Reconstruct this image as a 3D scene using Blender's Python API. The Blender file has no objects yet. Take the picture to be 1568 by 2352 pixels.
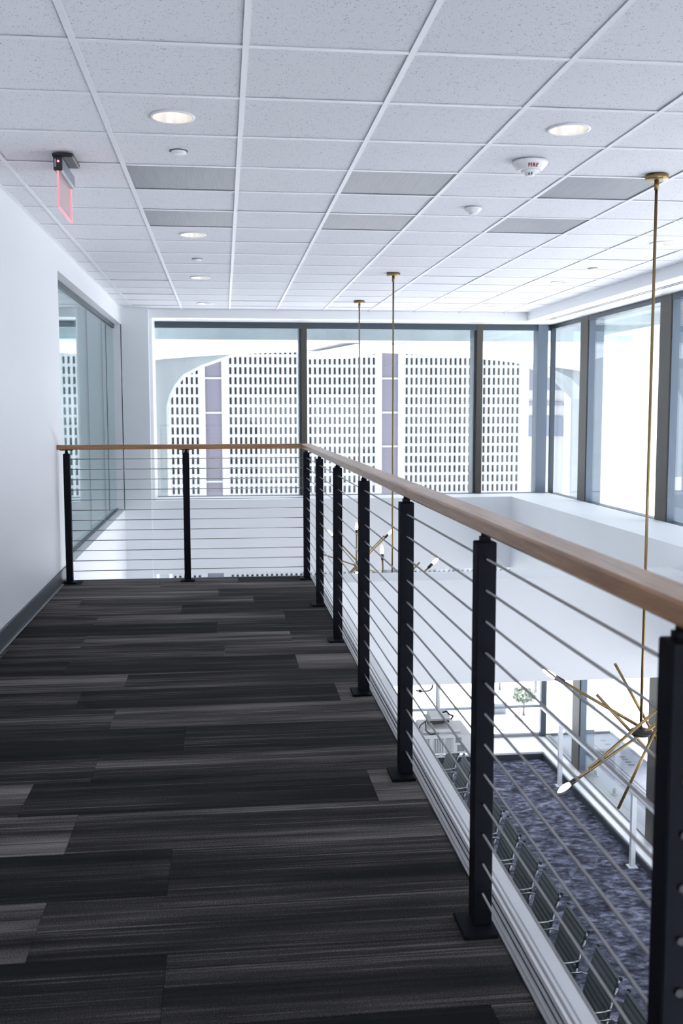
import bpy, bmesh, math, random
from mathutils import Vector, Matrix
random.seed(7)
SC = bpy.context.scene
COL = SC.collection

# ------------------------------------------------------------------ camera
CAMZ = 1.347
PITCH, YAW, ROLL, FPX = .0998, -.1158, -.0014, 2321.16
def cam_axes():
    cy, sy, cp, sp = math.cos(YAW), math.sin(YAW), math.cos(PITCH), math.sin(PITCH)
    fwd = Vector((-sy*cp, cy*cp, -sp)); right = Vector((cy, sy, 0)); up = right.cross(fwd)
    cr, sr = math.cos(ROLL), math.sin(ROLL)
    return cr*right + sr*up, -sr*right + cr*up, fwd
_r, _u, _f = cam_axes()
cam = bpy.data.cameras.new('camera')
cam.sensor_fit = 'VERTICAL'; cam.sensor_height = 36.0; cam.lens = 36.0*FPX/2352
cam.clip_start = .05; cam.clip_end = 600
cam.dof.use_dof = True; cam.dof.focus_distance = 5.2; cam.dof.aperture_fstop = 5.4
co = bpy.data.objects.new('camera', cam); COL.objects.link(co)
m = Matrix((( _r.x, _u.x, -_f.x), (_r.y, _u.y, -_f.y), (_r.z, _u.z, -_f.z))).to_4x4()
m.translation = Vector((0, 0, CAMZ)); co.matrix_world = m
SC.camera = co

# ------------------------------------------------------------------ light
SC.view_settings.view_transform = 'Standard'; SC.view_settings.look = 'None'
SC.view_settings.gamma = 1.0; SC.view_settings.use_curve_mapping = False
SC.view_settings.exposure = 1.37
W = bpy.data.worlds.new('overcast_sky'); SC.world = W; W.use_nodes = True
nt = W.node_tree; nt.nodes.clear()
wo = nt.nodes.new('ShaderNodeOutputWorld'); wb = nt.nodes.new('ShaderNodeBackground')
wb.inputs['Color'].default_value = (.84, .91, 1.0, 1); wb.inputs['Strength'].default_value = 1.0
nt.links.new(wb.outputs[0], wo.inputs[0])
sun = bpy.data.lights.new('sun', 'SUN'); sun.energy = 8.0; sun.angle = math.radians(8); sun.color = (1, .985, .985)
so = bpy.data.objects.new('sun', sun); COL.objects.link(so); so.rotation_euler = (math.radians(-24), 0, math.radians(-20))
SC.cycles.max_bounces = 14; SC.cycles.diffuse_bounces = 9; SC.cycles.glossy_bounces = 5
SC.cycles.transmission_bounces = 6; SC.cycles.transparent_max_bounces = 24
SC.cycles.use_denoising = True; SC.cycles.sample_clamp_indirect = 8.0
SC.cycles.caustics_reflective = False; SC.cycles.caustics_refractive = False

# ------------------------------------------------------------------ materials
def mat(name, color, rough=.6, metal=0.0, emit=None, estr=0.0, spec=None):
    M = bpy.data.materials.new(name); M.use_nodes = True
    b = M.node_tree.nodes['Principled BSDF']
    b.inputs['Base Color'].default_value = (*color, 1); b.inputs['Roughness'].default_value = rough
    b.inputs['Metallic'].default_value = metal
    if spec is not None: b.inputs['Specular IOR Level'].default_value = spec
    if emit: b.inputs['Emission Color'].default_value = (*emit, 1); b.inputs['Emission Strength'].default_value = estr
    return M
def N(M, t): return M.node_tree.nodes.new(t)
def L(M, a, b): M.node_tree.links.new(a, b)
def BS(M): return M.node_tree.nodes['Principled BSDF']
def coords(M, scale=(1, 1, 1), kind='pos'):
    mp = N(M, 'ShaderNodeMapping'); mp.inputs['Scale'].default_value = scale
    if kind == 'pos': L(M, N(M, 'ShaderNodeNewGeometry').outputs['Position'], mp.inputs['Vector'])
    else: L(M, N(M, 'ShaderNodeTexCoord').outputs['Object'], mp.inputs['Vector'])
    return mp
def noise(M, mp, scale, detail=3, rough=.5, dist=0):
    n = N(M, 'ShaderNodeTexNoise'); n.inputs['Scale'].default_value = scale; n.inputs['Detail'].default_value = detail
    n.inputs['Roughness'].default_value = rough; n.inputs['Distortion'].default_value = dist
    L(M, mp.outputs[0], n.inputs['Vector']); return n
def ramp(M, src, stops):
    r = N(M, 'ShaderNodeValToRGB'); e = r.color_ramp.elements
    while len(e) < len(stops): e.new(.5)
    for k, (p, c) in enumerate(stops): e[k].position = p; e[k].color = (*c, 1)
    L(M, src, r.inputs[0]); return r
def bump(M, src, strength=.2, dist=.01):
    b = N(M, 'ShaderNodeBump'); b.inputs['Strength'].default_value = strength; b.inputs['Distance'].default_value = dist
    L(M, src, b.inputs['Height']); L(M, b.outputs[0], BS(M).inputs['Normal'])

def paint(name, c, rough=.55):
    M = mat(name, c, rough); n = noise(M, coords(M, (1, 1, 1)), 160, 2); bump(M, n.outputs[0], .05, .002)
    n2 = noise(M, coords(M, (1, 1, 1)), 1.3, 2)
    r = ramp(M, n2.outputs[0], [(0, tuple(x*.97 for x in c)), (1, tuple(min(1, x*1.02) for x in c))]); L(M, r.outputs[0], BS(M).inputs['Base Color'])
    return M
m_wall = paint('white_wall_paint', (.80, .82, .845))
m_trimwhite = paint('white_trim_paint', (.86, .87, .885), .35)
m_beam = paint('pale_grey_wall_paint', (.82, .84, .86))
m_pier = paint('light_grey_wall_paint', (.80, .825, .85))
# mineral fibre ceiling tile: white with small dark fissures
m_tile = mat('mineral_fibre_tile', (.8, .8, .82), .9)
v = N(m_tile, 'ShaderNodeTexVoronoi'); v.inputs['Scale'].default_value = 105; v.inputs['Randomness'].default_value = 1
L(m_tile, coords(m_tile, (1, .8, 1)).outputs[0], v.inputs['Vector'])
n = noise(m_tile, coords(m_tile, (1, 1, 1)), 60, 2)
mth = N(m_tile, 'ShaderNodeMath'); mth.operation = 'MULTIPLY_ADD'; mth.inputs[1].default_value = .75; mth.inputs[2].default_value = -.20
L(m_tile, n.outputs[0], mth.inputs[0])
gt = N(m_tile, 'ShaderNodeMath'); gt.operation = 'LESS_THAN'; L(m_tile, v.outputs['Distance'], gt.inputs[0]); L(m_tile, mth.outputs[0], gt.inputs[1])
n3 = noise(m_tile, coords(m_tile, (1, 1, 1)), 240, 2)
r3 = ramp(m_tile, n3.outputs[0], [(.3, (.70, .71, .745)), (.75, (.80, .81, .84))])
mx = N(m_tile, 'ShaderNodeMix'); mx.data_type = 'RGBA'; L(m_tile, gt.outputs[0], mx.inputs[0]); L(m_tile, r3.outputs[0], mx.inputs[6])
mx.inputs[7].default_value = (.40, .41, .44, 1); L(m_tile, mx.outputs[2], BS(m_tile).inputs['Base Color'])
m_tbar = mat('white_painted_steel', (.76, .77, .80), .4)
m_plenum = mat('dark_plenum', (.05, .05, .055), .9)
# carpet planks, each with its own tone, streaked along the plank
m_carpet = mat('striped_carpet', (.03, .03, .035), .95, spec=.15)
oi = N(m_carpet, 'ShaderNodeObjectInfo')
def offs(M, scale, mul):
    a = N(M, 'ShaderNodeVectorMath'); a.operation = 'MULTIPLY_ADD'
    L(M, N(M, 'ShaderNodeNewGeometry').outputs['Position'], a.inputs[0]); a.inputs[1].default_value = scale
    c = N(M, 'ShaderNodeMath'); c.operation = 'MULTIPLY'; L(M, oi.outputs['Random'], c.inputs[0]); c.inputs[1].default_value = mul
    L(M, c.outputs[0], a.inputs[2]); return a
na = noise(m_carpet, offs(m_carpet, (.7, 10, 1), 91), 1.0, 3, .6)
nb = noise(m_carpet, offs(m_carpet, (.8, 115, 1), 37), 1.0, 3, .7)
nc = noise(m_carpet, coords(m_carpet, (1, 1, 1)), 330, 2, .6)
def ma(M, op, a, b, c=None):
    x = N(M, 'ShaderNodeMath'); x.operation = op
    for k, s in enumerate((a, b, c)):
        if s is None: continue
        if isinstance(s, (int, float)): x.inputs[k].default_value = s
        else: L(M, s, x.inputs[k])
    return x.outputs[0]
s1 = ma(m_carpet, 'MULTIPLY_ADD', na.outputs[0], 1.3, -.65)
rs = ramp(m_carpet, nb.outputs[0], [(.30, (.18,)*3), (.43, (.47,)*3), (.57, (.50,)*3), (.64, (.72,)*3), (.74, (.95,)*3)])
s2 = ma(m_carpet, 'MULTIPLY_ADD', rs.outputs[0], 1.0, -.5)
tone = ma(m_carpet, 'MULTIPLY_ADD', oi.outputs['Random'], .50, .16)
t = ma(m_carpet, 'ADD', ma(m_carpet, 'ADD', tone, s1), s2)
t = ma(m_carpet, 'ADD', t, ma(m_carpet, 'MULTIPLY_ADD', nc.outputs[0], 1.3, -.65))
rc = ramp(m_carpet, t, [(.08, (.009, .0092, .011)), (.34, (.022, .021, .0235)), (.50, (.051, .046, .048)), (.70, (.16, .143, .14)), (1, (.29, .265, .25))])
L(m_carpet, rc.outputs[0], BS(m_carpet).inputs['Base Color']); bump(m_carpet, nc.outputs[0], .5, .004)
# mottled blue carpet of the lower room
m_blue = mat('mottled_blue_carpet', (.1, .1, .15), .95, spec=.15)
nA = noise(m_blue, coords(m_blue, (2.6, 3.4, 1)), 1.7, 6, .72, .8); nB = noise(m_blue, coords(m_blue, (7, 13, 1)), 1.5, 3, .6)
tt = ma(m_blue, 'ADD', ma(m_blue, 'MULTIPLY', nA.outputs[0], .65), ma(m_blue, 'MULTIPLY', nB.outputs[0], .4))
rb = ramp(m_blue, tt, [(.40, (.018, .0195, .028)), (.49, (.052, .056, .080)), (.55, (.108, .115, .16)), (.64, (.25, .26, .34))])
L(m_blue, rb.outputs[0], BS(m_blue).inputs['Base Color'])
# oak handrail
def woodmat(name, sc):
    M = mat(name, (.3, .18, .1), .34)
    n = noise(M, coords(M, sc), 1.0, 5, .62, 1.2); n2 = noise(M, coords(M, tuple(x*4 for x in sc)), 1.0, 2, .6)
    t = ma(M, 'MULTIPLY_ADD', n2.outputs[0], .25, n.outputs[0])
    r = ramp(M, t, [(.35, (.17, .07, .027)), (.58, (.32, .15, .062)), (.8, (.44, .24, .115))]); L(M, r.outputs[0], BS(M).inputs['Base Color'])
    bump(M, n2.outputs[0], .06, .002); BS(M).inputs['Coat Weight'].default_value = .15; BS(M).inputs['Coat Roughness'].default_value = .22; return M
m_woodY = woodmat('oak_handrail_wood', (38, 2.2, 38)); m_woodX = woodmat('oak_handrail_wood_across', (2.2, 38, 38))
m_black = mat('black_powder_coat', (.009, .010, .015), .65, spec=.07)
m_cable = mat('stainless_cable', (.40, .39, .385), .32, .95)
m_fit = mat('dull_fitting_metal', (.05, .05, .055), .55, .6)
m_alum = mat('brushed_aluminium', (.27, .275, .29), .45, .7)
m_groove = mat('shadow_grey_gasket', (.07, .07, .08), .6)
m_base = mat('charcoal_rubber_base', (.045, .055, .072), .5)
m_bronze = mat('champagne_anodised_metal', (.070, .065, .056), .5, .2)
m_bluegrey = mat('blue_grey_painted_metal', (.13, .165, .21), .5, .2)
m_darkframe = mat('dark_slate_frame', (.055, .075, .095), .45, .2)
def glassmat(name, tint, r0=.04):
    M = bpy.data.materials.new(name); M.use_nodes = True; t = M.node_tree; t.nodes.clear()
    o = N(M, 'ShaderNodeOutputMaterial'); mix = N(M, 'ShaderNodeMixShader'); tr = N(M, 'ShaderNodeBsdfTransparent'); gl = N(M, 'ShaderNodeBsdfGlossy')
    tr.inputs[0].default_value = (*tint, 1); gl.inputs['Roughness'].default_value = .0; gl.inputs[0].default_value = (.92, .97, .97, 1)
    lw = N(M, 'ShaderNodeLayerWeight'); lw.inputs[0].default_value = .5
    p = ma(M, 'POWER', lw.outputs['Facing'], 5.0); f = ma(M, 'MULTIPLY_ADD', p, 1-r0, r0)
    L(M, f, mix.inputs[0]); L(M, tr.outputs[0], mix.inputs[1]); L(M, gl.outputs[0], mix.inputs[2]); L(M, mix.outputs[0], o.inputs[0]); return M
m_glass = glassmat('clear_window_glass', (.975, .98, .985)); m_glass_in = glassmat('partition_glass', (.86, .93, .93), .05)
m_brass = mat('aged_brass', (.30, .215, .10), .38, .85)
m_socket = mat('black_socket', (.012, .012, .014), .45)
m_bulb = mat('lit_candle_bulb', (1, .9, .7), .3, emit=(1, .80, .52), estr=9)
m_lamp = mat('downlight_lamp', (1, .95, .9), .3, emit=(1, .9, .78), estr=2.6)
m_reflector = mat('downlight_reflector', (.85, .83, .8), .3, .55)
m_grille = mat('grey_perforated_metal', (.36, .37, .40), .45, .15)
vg = N(m_grille, 'ShaderNodeTexNoise'); vg.inputs['Scale'].default_value = 1; vg.inputs['Detail'].default_value = 2
L(m_grille, coords(m_grille, (220, 4, 1)).outputs[0], vg.inputs['Vector'])
rg = ramp(m_grille, vg.outputs[0], [(.3, (.19, .20, .22)), (.7, (.25, .26, .285))]); L(m_grille, rg.outputs[0], BS(m_grille).inputs['Base Color'])
m_plastic = mat('white_plastic', (.80, .81, .82), .35)
m_red = mat('red_lettering', (.30, .012, .012), .5)
m_led = mat('red_indicator_led', (1, .02, .05), .3, emit=(1, .05, .1), estr=6)
m_rededge = mat('red_lit_panel_edge', (1, .3, .3), .3, emit=(1, .12, .16), estr=.55)
m_housing = mat('black_housing', (.012, .013, .018), .4); m_housing_side = mat('grey_aluminium_housing', (.30, .33, .37), .4, .6)
def acrylic():
    M = bpy.data.materials.new('pink_tinted_acrylic'); M.use_nodes = True; t = M.node_tree; t.nodes.clear()
    o = N(M, 'ShaderNodeOutputMaterial'); mix = N(M, 'ShaderNodeMixShader'); tr = N(M, 'ShaderNodeBsdfTransparent'); df = N(M, 'ShaderNodeBsdfDiffuse')
    tr.inputs[0].default_value = (1, .92, .925, 1); df.inputs[0].default_value = (.72, .60, .62, 1); mix.inputs[0].default_value = .45
    L(M, tr.outputs[0], mix.inputs[1]); L(M, df.outputs[0], mix.inputs[2]); L(M, mix.outputs[0], o.inputs[0]); return M
m_acryl = acrylic()
m_mesh = mat('dark_grey_mesh', (.045, .058, .064), .55); m_chrome = mat('polished_aluminium', (.36, .37, .39), .3, 1.0)
m_seat = mat('black_mesh_seat', (.014, .017, .021), .5)
m_projector = mat('off_white_projector_plastic', (.64, .645, .65), .45); m_vent = mat('grey_vent', (.22, .22, .24), .6)
m_rail = mat('white_painted_tube', (.78, .80, .84), .35)
def concrete(name, c, k=.12):
    M = mat(name, c, .85); n = noise(M, coords(M, (1.5, 1.5, .35)), 1.6, 4, .6)
    r = ramp(M, n.outputs[0], [(.3, tuple(x*(1-k) for x in c)), (.7, tuple(min(1, x*(1+k*.6)) for x in c))]); L(M, r.outputs[0], BS(M).inputs['Base Color']); return M
m_conc = concrete('pale_concrete', (.60, .67, .69))
m_conc2 = concrete('shaded_arcade_concrete', (.26, .29, .295)); m_concw = concrete('white_concrete', (.84, .85, .86), .04)  # arcade wall concrete darkened to stand in for shade on its near face
m_soffit = concrete('white_soffit_plaster', (.86, .86, .87), .02)
m_tower = concrete('white_precast', (.36, .37, .38), .03); m_twin = mat('dark_tower_glass', (.012, .018, .020), .5); m_twin2 = mat('pale_blind_glass', (.10, .105, .115), .5)
m_strip = mat('mauve_curtain_glass', (.115, .11, .14), .35); m_twin3 = mat('overexposed_tower_glass', (.50, .50, .56), .6)  # right tower's glass is paled to stand in for overexposure
m_pave = concrete('pale_pavement', (.74, .75, .775), .05); m_terr = concrete('terrace_paving', (.24, .255, .30), .08)
m_leaf = mat('grey_green_foliage', (.16, .19, .15), .8); m_bark = mat('grey_bark', (.20, .19, .18), .9)
m_distblue = mat('blue_ribbon_glazing', (.13, .15, .19), .5); m_yellow = mat('yellow_painted_metal', (.6, .42, .05), .5); m_street = mat('grey_street_metal', (.17, .18, .2), .5)
m_rail_blue = mat('grey_blue_tube', (.30, .36, .42), .35, .3)

# ------------------------------------------------------------------ geometry helpers
class MB:
    """collects shapes in world coordinates; build() links them as one mesh object relative to its thing's base"""
    def __init__(s): s.bm = bmesh.new()
    def box(s, x0, x1, y0, y1, z0, z1, bev=0, seg=1):
        g = bmesh.ops.create_cube(s.bm, size=1.0); vs = g['verts']
        for q in vs: q.co = Vector(((x0+x1)/2+q.co.x*(x1-x0), (y0+y1)/2+q.co.y*(y1-y0), (z0+z1)/2+q.co.z*(z1-z0)))
        if bev:
            es = list({e for q in vs for e in q.link_edges})
            bmesh.ops.bevel(s.bm, geom=es, offset=bev, segments=seg, affect='EDGES', profile=.5)
        return s
    def cyl(s, a, b, r, n=12, r2=None, caps=True):
        a, b = Vector(a), Vector(b); d = b-a; z = d.normalized()
        x = z.orthogonal().normalized(); y = z.cross(x); r2 = r if r2 is None else r2
        A = [s.bm.verts.new(a+r*(math.cos(2*math.pi*k/n)*x+math.sin(2*math.pi*k/n)*y)) for k in range(n)]
        B = [s.bm.verts.new(b+r2*(math.cos(2*math.pi*k/n)*x+math.sin(2*math.pi*k/n)*y)) for k in range(n)]
        for k in range(n):
            f = s.bm.faces.new((A[k], A[(k+1) % n], B[(k+1) % n], B[k])); f.smooth = n > 6
        if caps: s.bm.faces.new(A[::-1]); s.bm.faces.new(B)
        return s
    def tube(s, pts, r, n=8):
        pts = [Vector(p) for p in pts]
        for a, b in zip(pts, pts[1:]): s.cyl(a, b, r, n)
        return s
    def lathe(s, c, prof, n=24, up=-1, capends=True, smooth=True):
        c = Vector(c); rings = []
        for r, h in prof:
            rings.append([s.bm.verts.new(c+Vector((r*math.cos(2*math.pi*k/n), r*math.sin(2*math.pi*k/n), up*h))) for k in range(n)])
        for R0, R1 in zip(rings, rings[1:]):
            for k in range(n):
                f = s.bm.faces.new((R0[k], R0[(k+1) % n], R1[(k+1) % n], R1[k])); f.smooth = smooth
        if capends: s.bm.faces.new(rings[0]); s.bm.faces.new(rings[-1])
        return s
    def axlathe(s, a, b, prof, n=12):
        """prof: (radius, fraction along a->b)"""
        a, b = Vector(a), Vector(b); d = b-a; z = d.normalized(); x = z.orthogonal().normalized(); y = z.cross(x); rings = []
        for r, t in prof:
            c = a+d*t; rings.append([s.bm.verts.new(c+r*(math.cos(2*math.pi*k/n)*x+math.sin(2*math.pi*k/n)*y)) for k in range(n)])
        for R0, R1 in zip(rings, rings[1:]):
            for k in range(n):
                f = s.bm.faces.new((R0[k], R0[(k+1) % n], R1[(k+1) % n], R1[k])); f.smooth = True
        s.bm.faces.new(rings[0][::-1]); s.bm.faces.new(rings[-1]); return s
    def prism(s, pts, h):
        """pts: polygon of 3-D points; h: extrusion vector"""
        A = [s.bm.verts.new(Vector(p)) for p in pts]; B = [s.bm.verts.new(Vector(p)+Vector(h)) for p in pts]; n = len(pts)
        s.bm.faces.new(A); s.bm.faces.new(B[::-1])
        for k in range(n): s.bm.faces.new((A[k], B[k], B[(k+1) % n], A[(k+1) % n]))
        return s
    def build(s, name, material, parent=None, org=None, kind=None):
        bmesh.ops.recalc_face_normals(s.bm, faces=s.bm.faces[:])
        me = bpy.data.meshes.new(name)
        if org is None and parent is not None: org = world_loc(parent)
        if org is not None: bmesh.ops.translate(s.bm, verts=s.bm.verts[:], vec=-Vector(org))
        s.bm.to_mesh(me); s.bm.free()
        for mm in (material if isinstance(material, (list, tuple)) else [material]): me.materials.append(mm)
        o = bpy.data.objects.new(name, me); COL.objects.link(o)
        if parent is not None: o.parent = parent
        elif org is not None: o.location = org
        if kind: o['kind'] = kind
        return o
def world_loc(o):
    v = Vector((0, 0, 0))
    while o is not None: v += o.location; o = o.parent
    return v
def thing(name, loc, label, cat, group=None):
    o = bpy.data.objects.new(name, None); COL.objects.link(o); o.location = loc; o.empty_display_size = .1
    o['label'] = label; o['category'] = cat
    if group: o['group'] = group
    return o
def tag(o, label, cat, group=None):
    o['label'] = label; o['category'] = cat
    if group: o['group'] = group
    return o
def struct(name, mb, material, label=None, cat=None):
    o = mb.build(name, material); o['kind'] = 'structure'
    if label: o['label'] = label; o['category'] = cat
    return o
def copy_tree(o, parent=None):
    c = o.copy(); COL.objects.link(c)
    if parent is not None: c.parent = parent
    for ch in [q for q in o.children]: copy_tree(ch, c)
    return c

# ------------------------------------------------------------------ dimensions
ZC = 2.652                      # ceiling
GX, GY, T = -.512, 3.807, .6096  # ceiling grid
XL = -1.28                      # left wall face
YF, XR = 13.95, 4.60            # far and right glass lines
ZS, ZH = .178, 2.545            # sill top, window head
ZL = -3.5                       # lower floor
YB = -2.6                       # back wall
FX = .69; FY = 8.16             # carpet edges
RX = .654; RY = 8.05; SP = 1.1135

# ------------------------------------------------------------------ walkway floor with carpet planks
fl = struct('floor', MB().box(XL-.2, FX, YB, FY, -.35, -.012), m_groove, 'upper walkway floor of dark striped carpet planks', 'floor')
known = {2.125: -.156, 2.43: -.50, 2.735: -.173, 3.04: -.50, 3.345: -.70, 3.655: -.50, 3.96: -.177, 4.27: -.50, 4.58: -.69, 4.89: -.50, 5.2: .38, 5.51: -.008,
         5.82: .389, 6.13: -.053, 6.44: .388, 6.75: -.30, 7.06: .2, 7.37: -.053, 7.68: -.50, 7.985: .1}
rows = []
y = 2.125
while y > YB: y -= .307
ys = [y+.307*k for k in range(60)]
for y0 in ys:
    if y0 > FY-.02: break
    y1 = min(y0+.307, FY); y0c = max(y0, YB)
    if y1 <= YB: continue
    e = min(known, key=lambda q: abs(q-y0)); off = known[e] if abs(e-y0) < .12 else random.uniform(-.9, .3)
    xs = [XL]; k = -3
    while off+1.22*k < FX:
        if off+1.22*k > XL+.02: xs.append(off+1.22*k)
        k += 1
    xs.append(FX)
    for a, b in zip(xs, xs[1:]):
        MB().box(a+.0006, b-.0006, y0c+.0006, y1-.0006, -.012, 0).build('carpet_plank', m_carpet, fl)
# metal nosing along the void and white cap
tr = struct('trim_1', MB().box(FX, .735, .2-2.8, RY+.13, -.06, -.004), m_groove, 'grooved silver edge trim along the open side of the walkway', 'floor trim')
for x0, x1, zt in ((.690, .7005, .004), (.7045, .713, .003), (.717, .7255, .003), (.7295, .737, .003)):
    MB().box(x0, x1, YB, RY+.13, -.02, zt).build('edge_strip', m_alum, tr)
cap = struct('trim_2', MB().box(.737, .805, YB, 8.0, -.85, -.006), m_trimwhite, 'white painted cap and fascia outside the railing', 'floor trim')
MB().box(.737, .762, YB, 8.0, -.006, .004).build('cap_board', m_trimwhite, cap)
MB().box(.768, .805, YB, 8.0, -.006, .004).build('cap_board', m_trimwhite, cap)
t3 = struct('trim_3', MB().box(XL, FX, FY, FY+.03, -.85, .003), m_base, 'dark edge strip at the far end of the walkway', 'floor trim')

# ------------------------------------------------------------------ left wall, header, glass partition
YW = 8.30                       # where the wall ends and the glazing begins
struct('wall_left', MB().box(XL-.2, XL, YB, YW, 0, ZC+.2), m_wall, 'white painted wall on the left', 'wall')
bb = struct('baseboard_left', MB().box(XL, XL+.012, YB, YW, 0, .105, .003), m_base, 'charcoal cove base along the left wall', 'baseboard')
struct('trim_4', MB().box(XL+.012, XL+.030, YB, YW, -.004, .006, .002), m_alum, 'thin silver strip between left base and carpet', 'floor trim')
ZHD = 2.45
struct('wall_left_header', MB().box(XL-.2, XL, YW, 13.3, ZHD, ZC+.2), m_wall, 'white header beam over the glass partition', 'wall')
struct('wall_left_lower', MB().box(XL-.2, XL, YW, 13.3, ZL, .07), m_wall, 'white wall below the glass partition', 'wall')
w5 = struct('window_5', MB().box(XL-.125, XL-.085, YW, 13.3, ZHD-.05, ZHD-.001).box(XL-.125, XL-.085, YW, 13.3, .07, .09), m_darkframe, 'frameless glass partition in the left wall with dark head channel', 'window')
for y0, y1 in ((YW+.002, 10.762), (10.768, 12.078), (12.084, 13.29)):
    MB().box(XL-.110, XL-.100, y0, y1, .09, ZHD-.05).build('pane', m_glass_in, w5)
    if y1 < 13: MB().box(XL-.110, XL-.100, y1, y1+.006, .09, ZHD-.05).build('joint', m_darkframe, w5)
# office behind the glass
struct('wall_office', MB().box(-5.2, -5.0, 7.0, 13.5, -.1, ZC+.2).box(-5.0, XL-.2, 7.0, YW, -.1, ZC+.2).box(-2.6, XL-.0, 13.3, 13.5, -.1, ZC+.2)
       .box(-5.0, -2.6, 13.3, 13.5, -.1, .3).box(-5.0, -2.6, 13.3, 13.5, 2.4, ZC+.2), m_pier, 'grey office walls behind the glass partition', 'wall')
struct('floor_office', MB().box(-5.0, XL-.2, YW, 13.3, -.1, .02), m_base)
struct('ceiling_office', MB().box(-5.0, XL-.2, YW, 13.3, ZC, ZC+.1), m_tbar)
# pier at the far left
struct('wall_pier', MB().box(XL-.01, -.94, 13.3, YF+.4, ZL, ZC+.2), m_pier, 'light grey pier between partition and far window', 'wall')
struct('trim_5', MB().box(-.94, -.90, 13.42, YF+.02, ZS-1.1, ZC), m_trimwhite, 'white jamb at left of the far window', 'window trim')

# ------------------------------------------------------------------ ceiling
CX1, CY1 = 4.08, 13.4
ce = struct('ceiling', MB().box(XL, CX1, YB, CY1, ZC+.32, ZC+.36), m_plenum, 'white suspended ceiling of square mineral tiles in a grid', 'ceiling')
DL = [(0, 1), (0, 6), (0, 10), (0, 14), (3, 1), (6, 6), (6, 10), (6, 14)]        # cells (column,row) with a downlight
GR = [(0, 3), (2, 3), (4, 3), (0, 5), (2, 5), (4, 5)]
HOLE_R = .094
def cell(i, j): return GX+i*T, GX+(i+1)*T, GY+j*T, GY+(j+1)*T
def holed_tile(x0, x1, y0, y1, z0, z1, cx, cy, r, n=32):
    mb = MB(); bm = mb.bm; hx, hy = (x1-x0)/2, (y1-y0)/2; mx_, my_ = (x0+x1)/2, (y0+y1)/2
    ring, outer, ring2, outer2 = [], [], [], []
    for k in range(n):
        a = 2*math.pi*(k+.5)/n if False else 2*math.pi*k/n
        c, s_ = math.cos(a), math.sin(a); q = max(abs(c), abs(s_))
        ring.append(bm.verts.new((cx+r*c, cy+r*s_, z0))); outer.append(bm.verts.new((mx_+hx*c/q, my_+hy*s_/q, z0)))
        ring2.append(bm.verts.new((cx+r*c, cy+r*s_, z1)))
        outer2.append(bm.verts.new((mx_+hx*c/q, my_+hy*s_/q, z1)))
    for k in range(n):
        l = (k+1) % n
        bm.faces.new((ring[k], ring[l], outer[l], outer[k])); bm.faces.new((ring[k], ring[l], ring2[l], ring2[k]))
        bm.faces.new((outer[k], outer[l], outer2[l], outer2[k]))
    return mb
tile_mesh = None
cols = range(-2, 8); rws = range(-11, 16)
g = .008
for j in rws:
    for i in cols:
        x0, x1, y0, y1 = cell(i, j)
        X0, X1, Y0, Y1 = max(x0, XL-.004), min(x1, CX1), max(y0, YB), min(y1, CY1)
        if X1-X0 < .06 or Y1-Y0 < .06 or (i, j) in GR: continue
        dz = random.choice((0, 0, 0, .001, .002)) ; ly = random.uniform(-.002, .002)
        if (i, j) in DL:
            holed_tile(x0+g, x1-g, y0+g, y1-g, ZC+.005, ZC+.02, (x0+x1)/2, (y0+y1)/2, HOLE_R).build('ceiling_tile', m_tile, ce); continue
        if X1-X0 > T-.001 and Y1-Y0 > T-.001:
            if tile_mesh is None:
                o = MB().box(x0+g, x1-g, y0+g, y1-g, ZC+.005, ZC+.02).build('ceiling_tile', m_tile, ce, org=((x0+x1)/2, (y0+y1)/2, ZC)); tile_mesh = o.data
            else:
                o = bpy.data.objects.new('ceiling_tile', tile_mesh); COL.objects.link(o); o.parent = ce
            o.location = ((x0+x1)/2, (y0+y1)/2+ly, ZC+dz)
        else: MB().box(X0+g, X1-g, Y0+g, Y1-g, ZC+.005, ZC+.02).build('ceiling_tile', m_tile, ce)
for i in range(-1, 8):                                       # main runners
    x = GX+i*T; MB().box(x-.0118, x+.0118, YB, CY1, ZC-.001, ZC+.0035).box(x-.002, x+.002, YB, CY1, ZC+.0035, ZC+.035).build('runner', m_tbar, ce)
for j in range(-10, 16):                                     # cross runners
    y = GY+j*T
    MB().box(XL, CX1, y-.0115, y+.0115, ZC, ZC+.004).box(XL, CX1, y-.002, y+.002, ZC+.004, ZC+.035).build('cross_runner', m_tbar, ce)
MB().box(XL, XL+.022, YB, CY1, ZC-.001, ZC+.004).box(CX1-.022, CX1, YB, CY1, ZC-.001, ZC+.004).box(XL, CX1, CY1-.022, CY1, ZC-.001, ZC+.004).build('wall_angle', m_tbar, ce)

# perimeter drop: step, soffit with slot diffusers
sf = struct('trim_6', MB().box(-.94, XR+.3, CY1, YF+.0, ZH, ZC+.4), m_trimwhite, 'white dropped soffit above the far window', 'soffit')
MB().box(-.6, 4.15, 13.66, 13.675, ZH-.002, ZH+.002).build('slot', m_groove, sf)
sf2 = struct('trim_7', MB().box(CX1, XR+.0, YB, CY1-.0005, ZH, ZC+.4), m_trimwhite, 'white dropped soffit with slots above the right windows', 'soffit')
MB().box(4.265, 4.285, YB, 13.2, ZH-.002, ZH+.002).build('slot', m_groove, sf2)
MB().box(4.31, 4.33, YB, 13.2, ZH-.002, ZH+.002).build('slot', m_groove, sf2)

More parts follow.
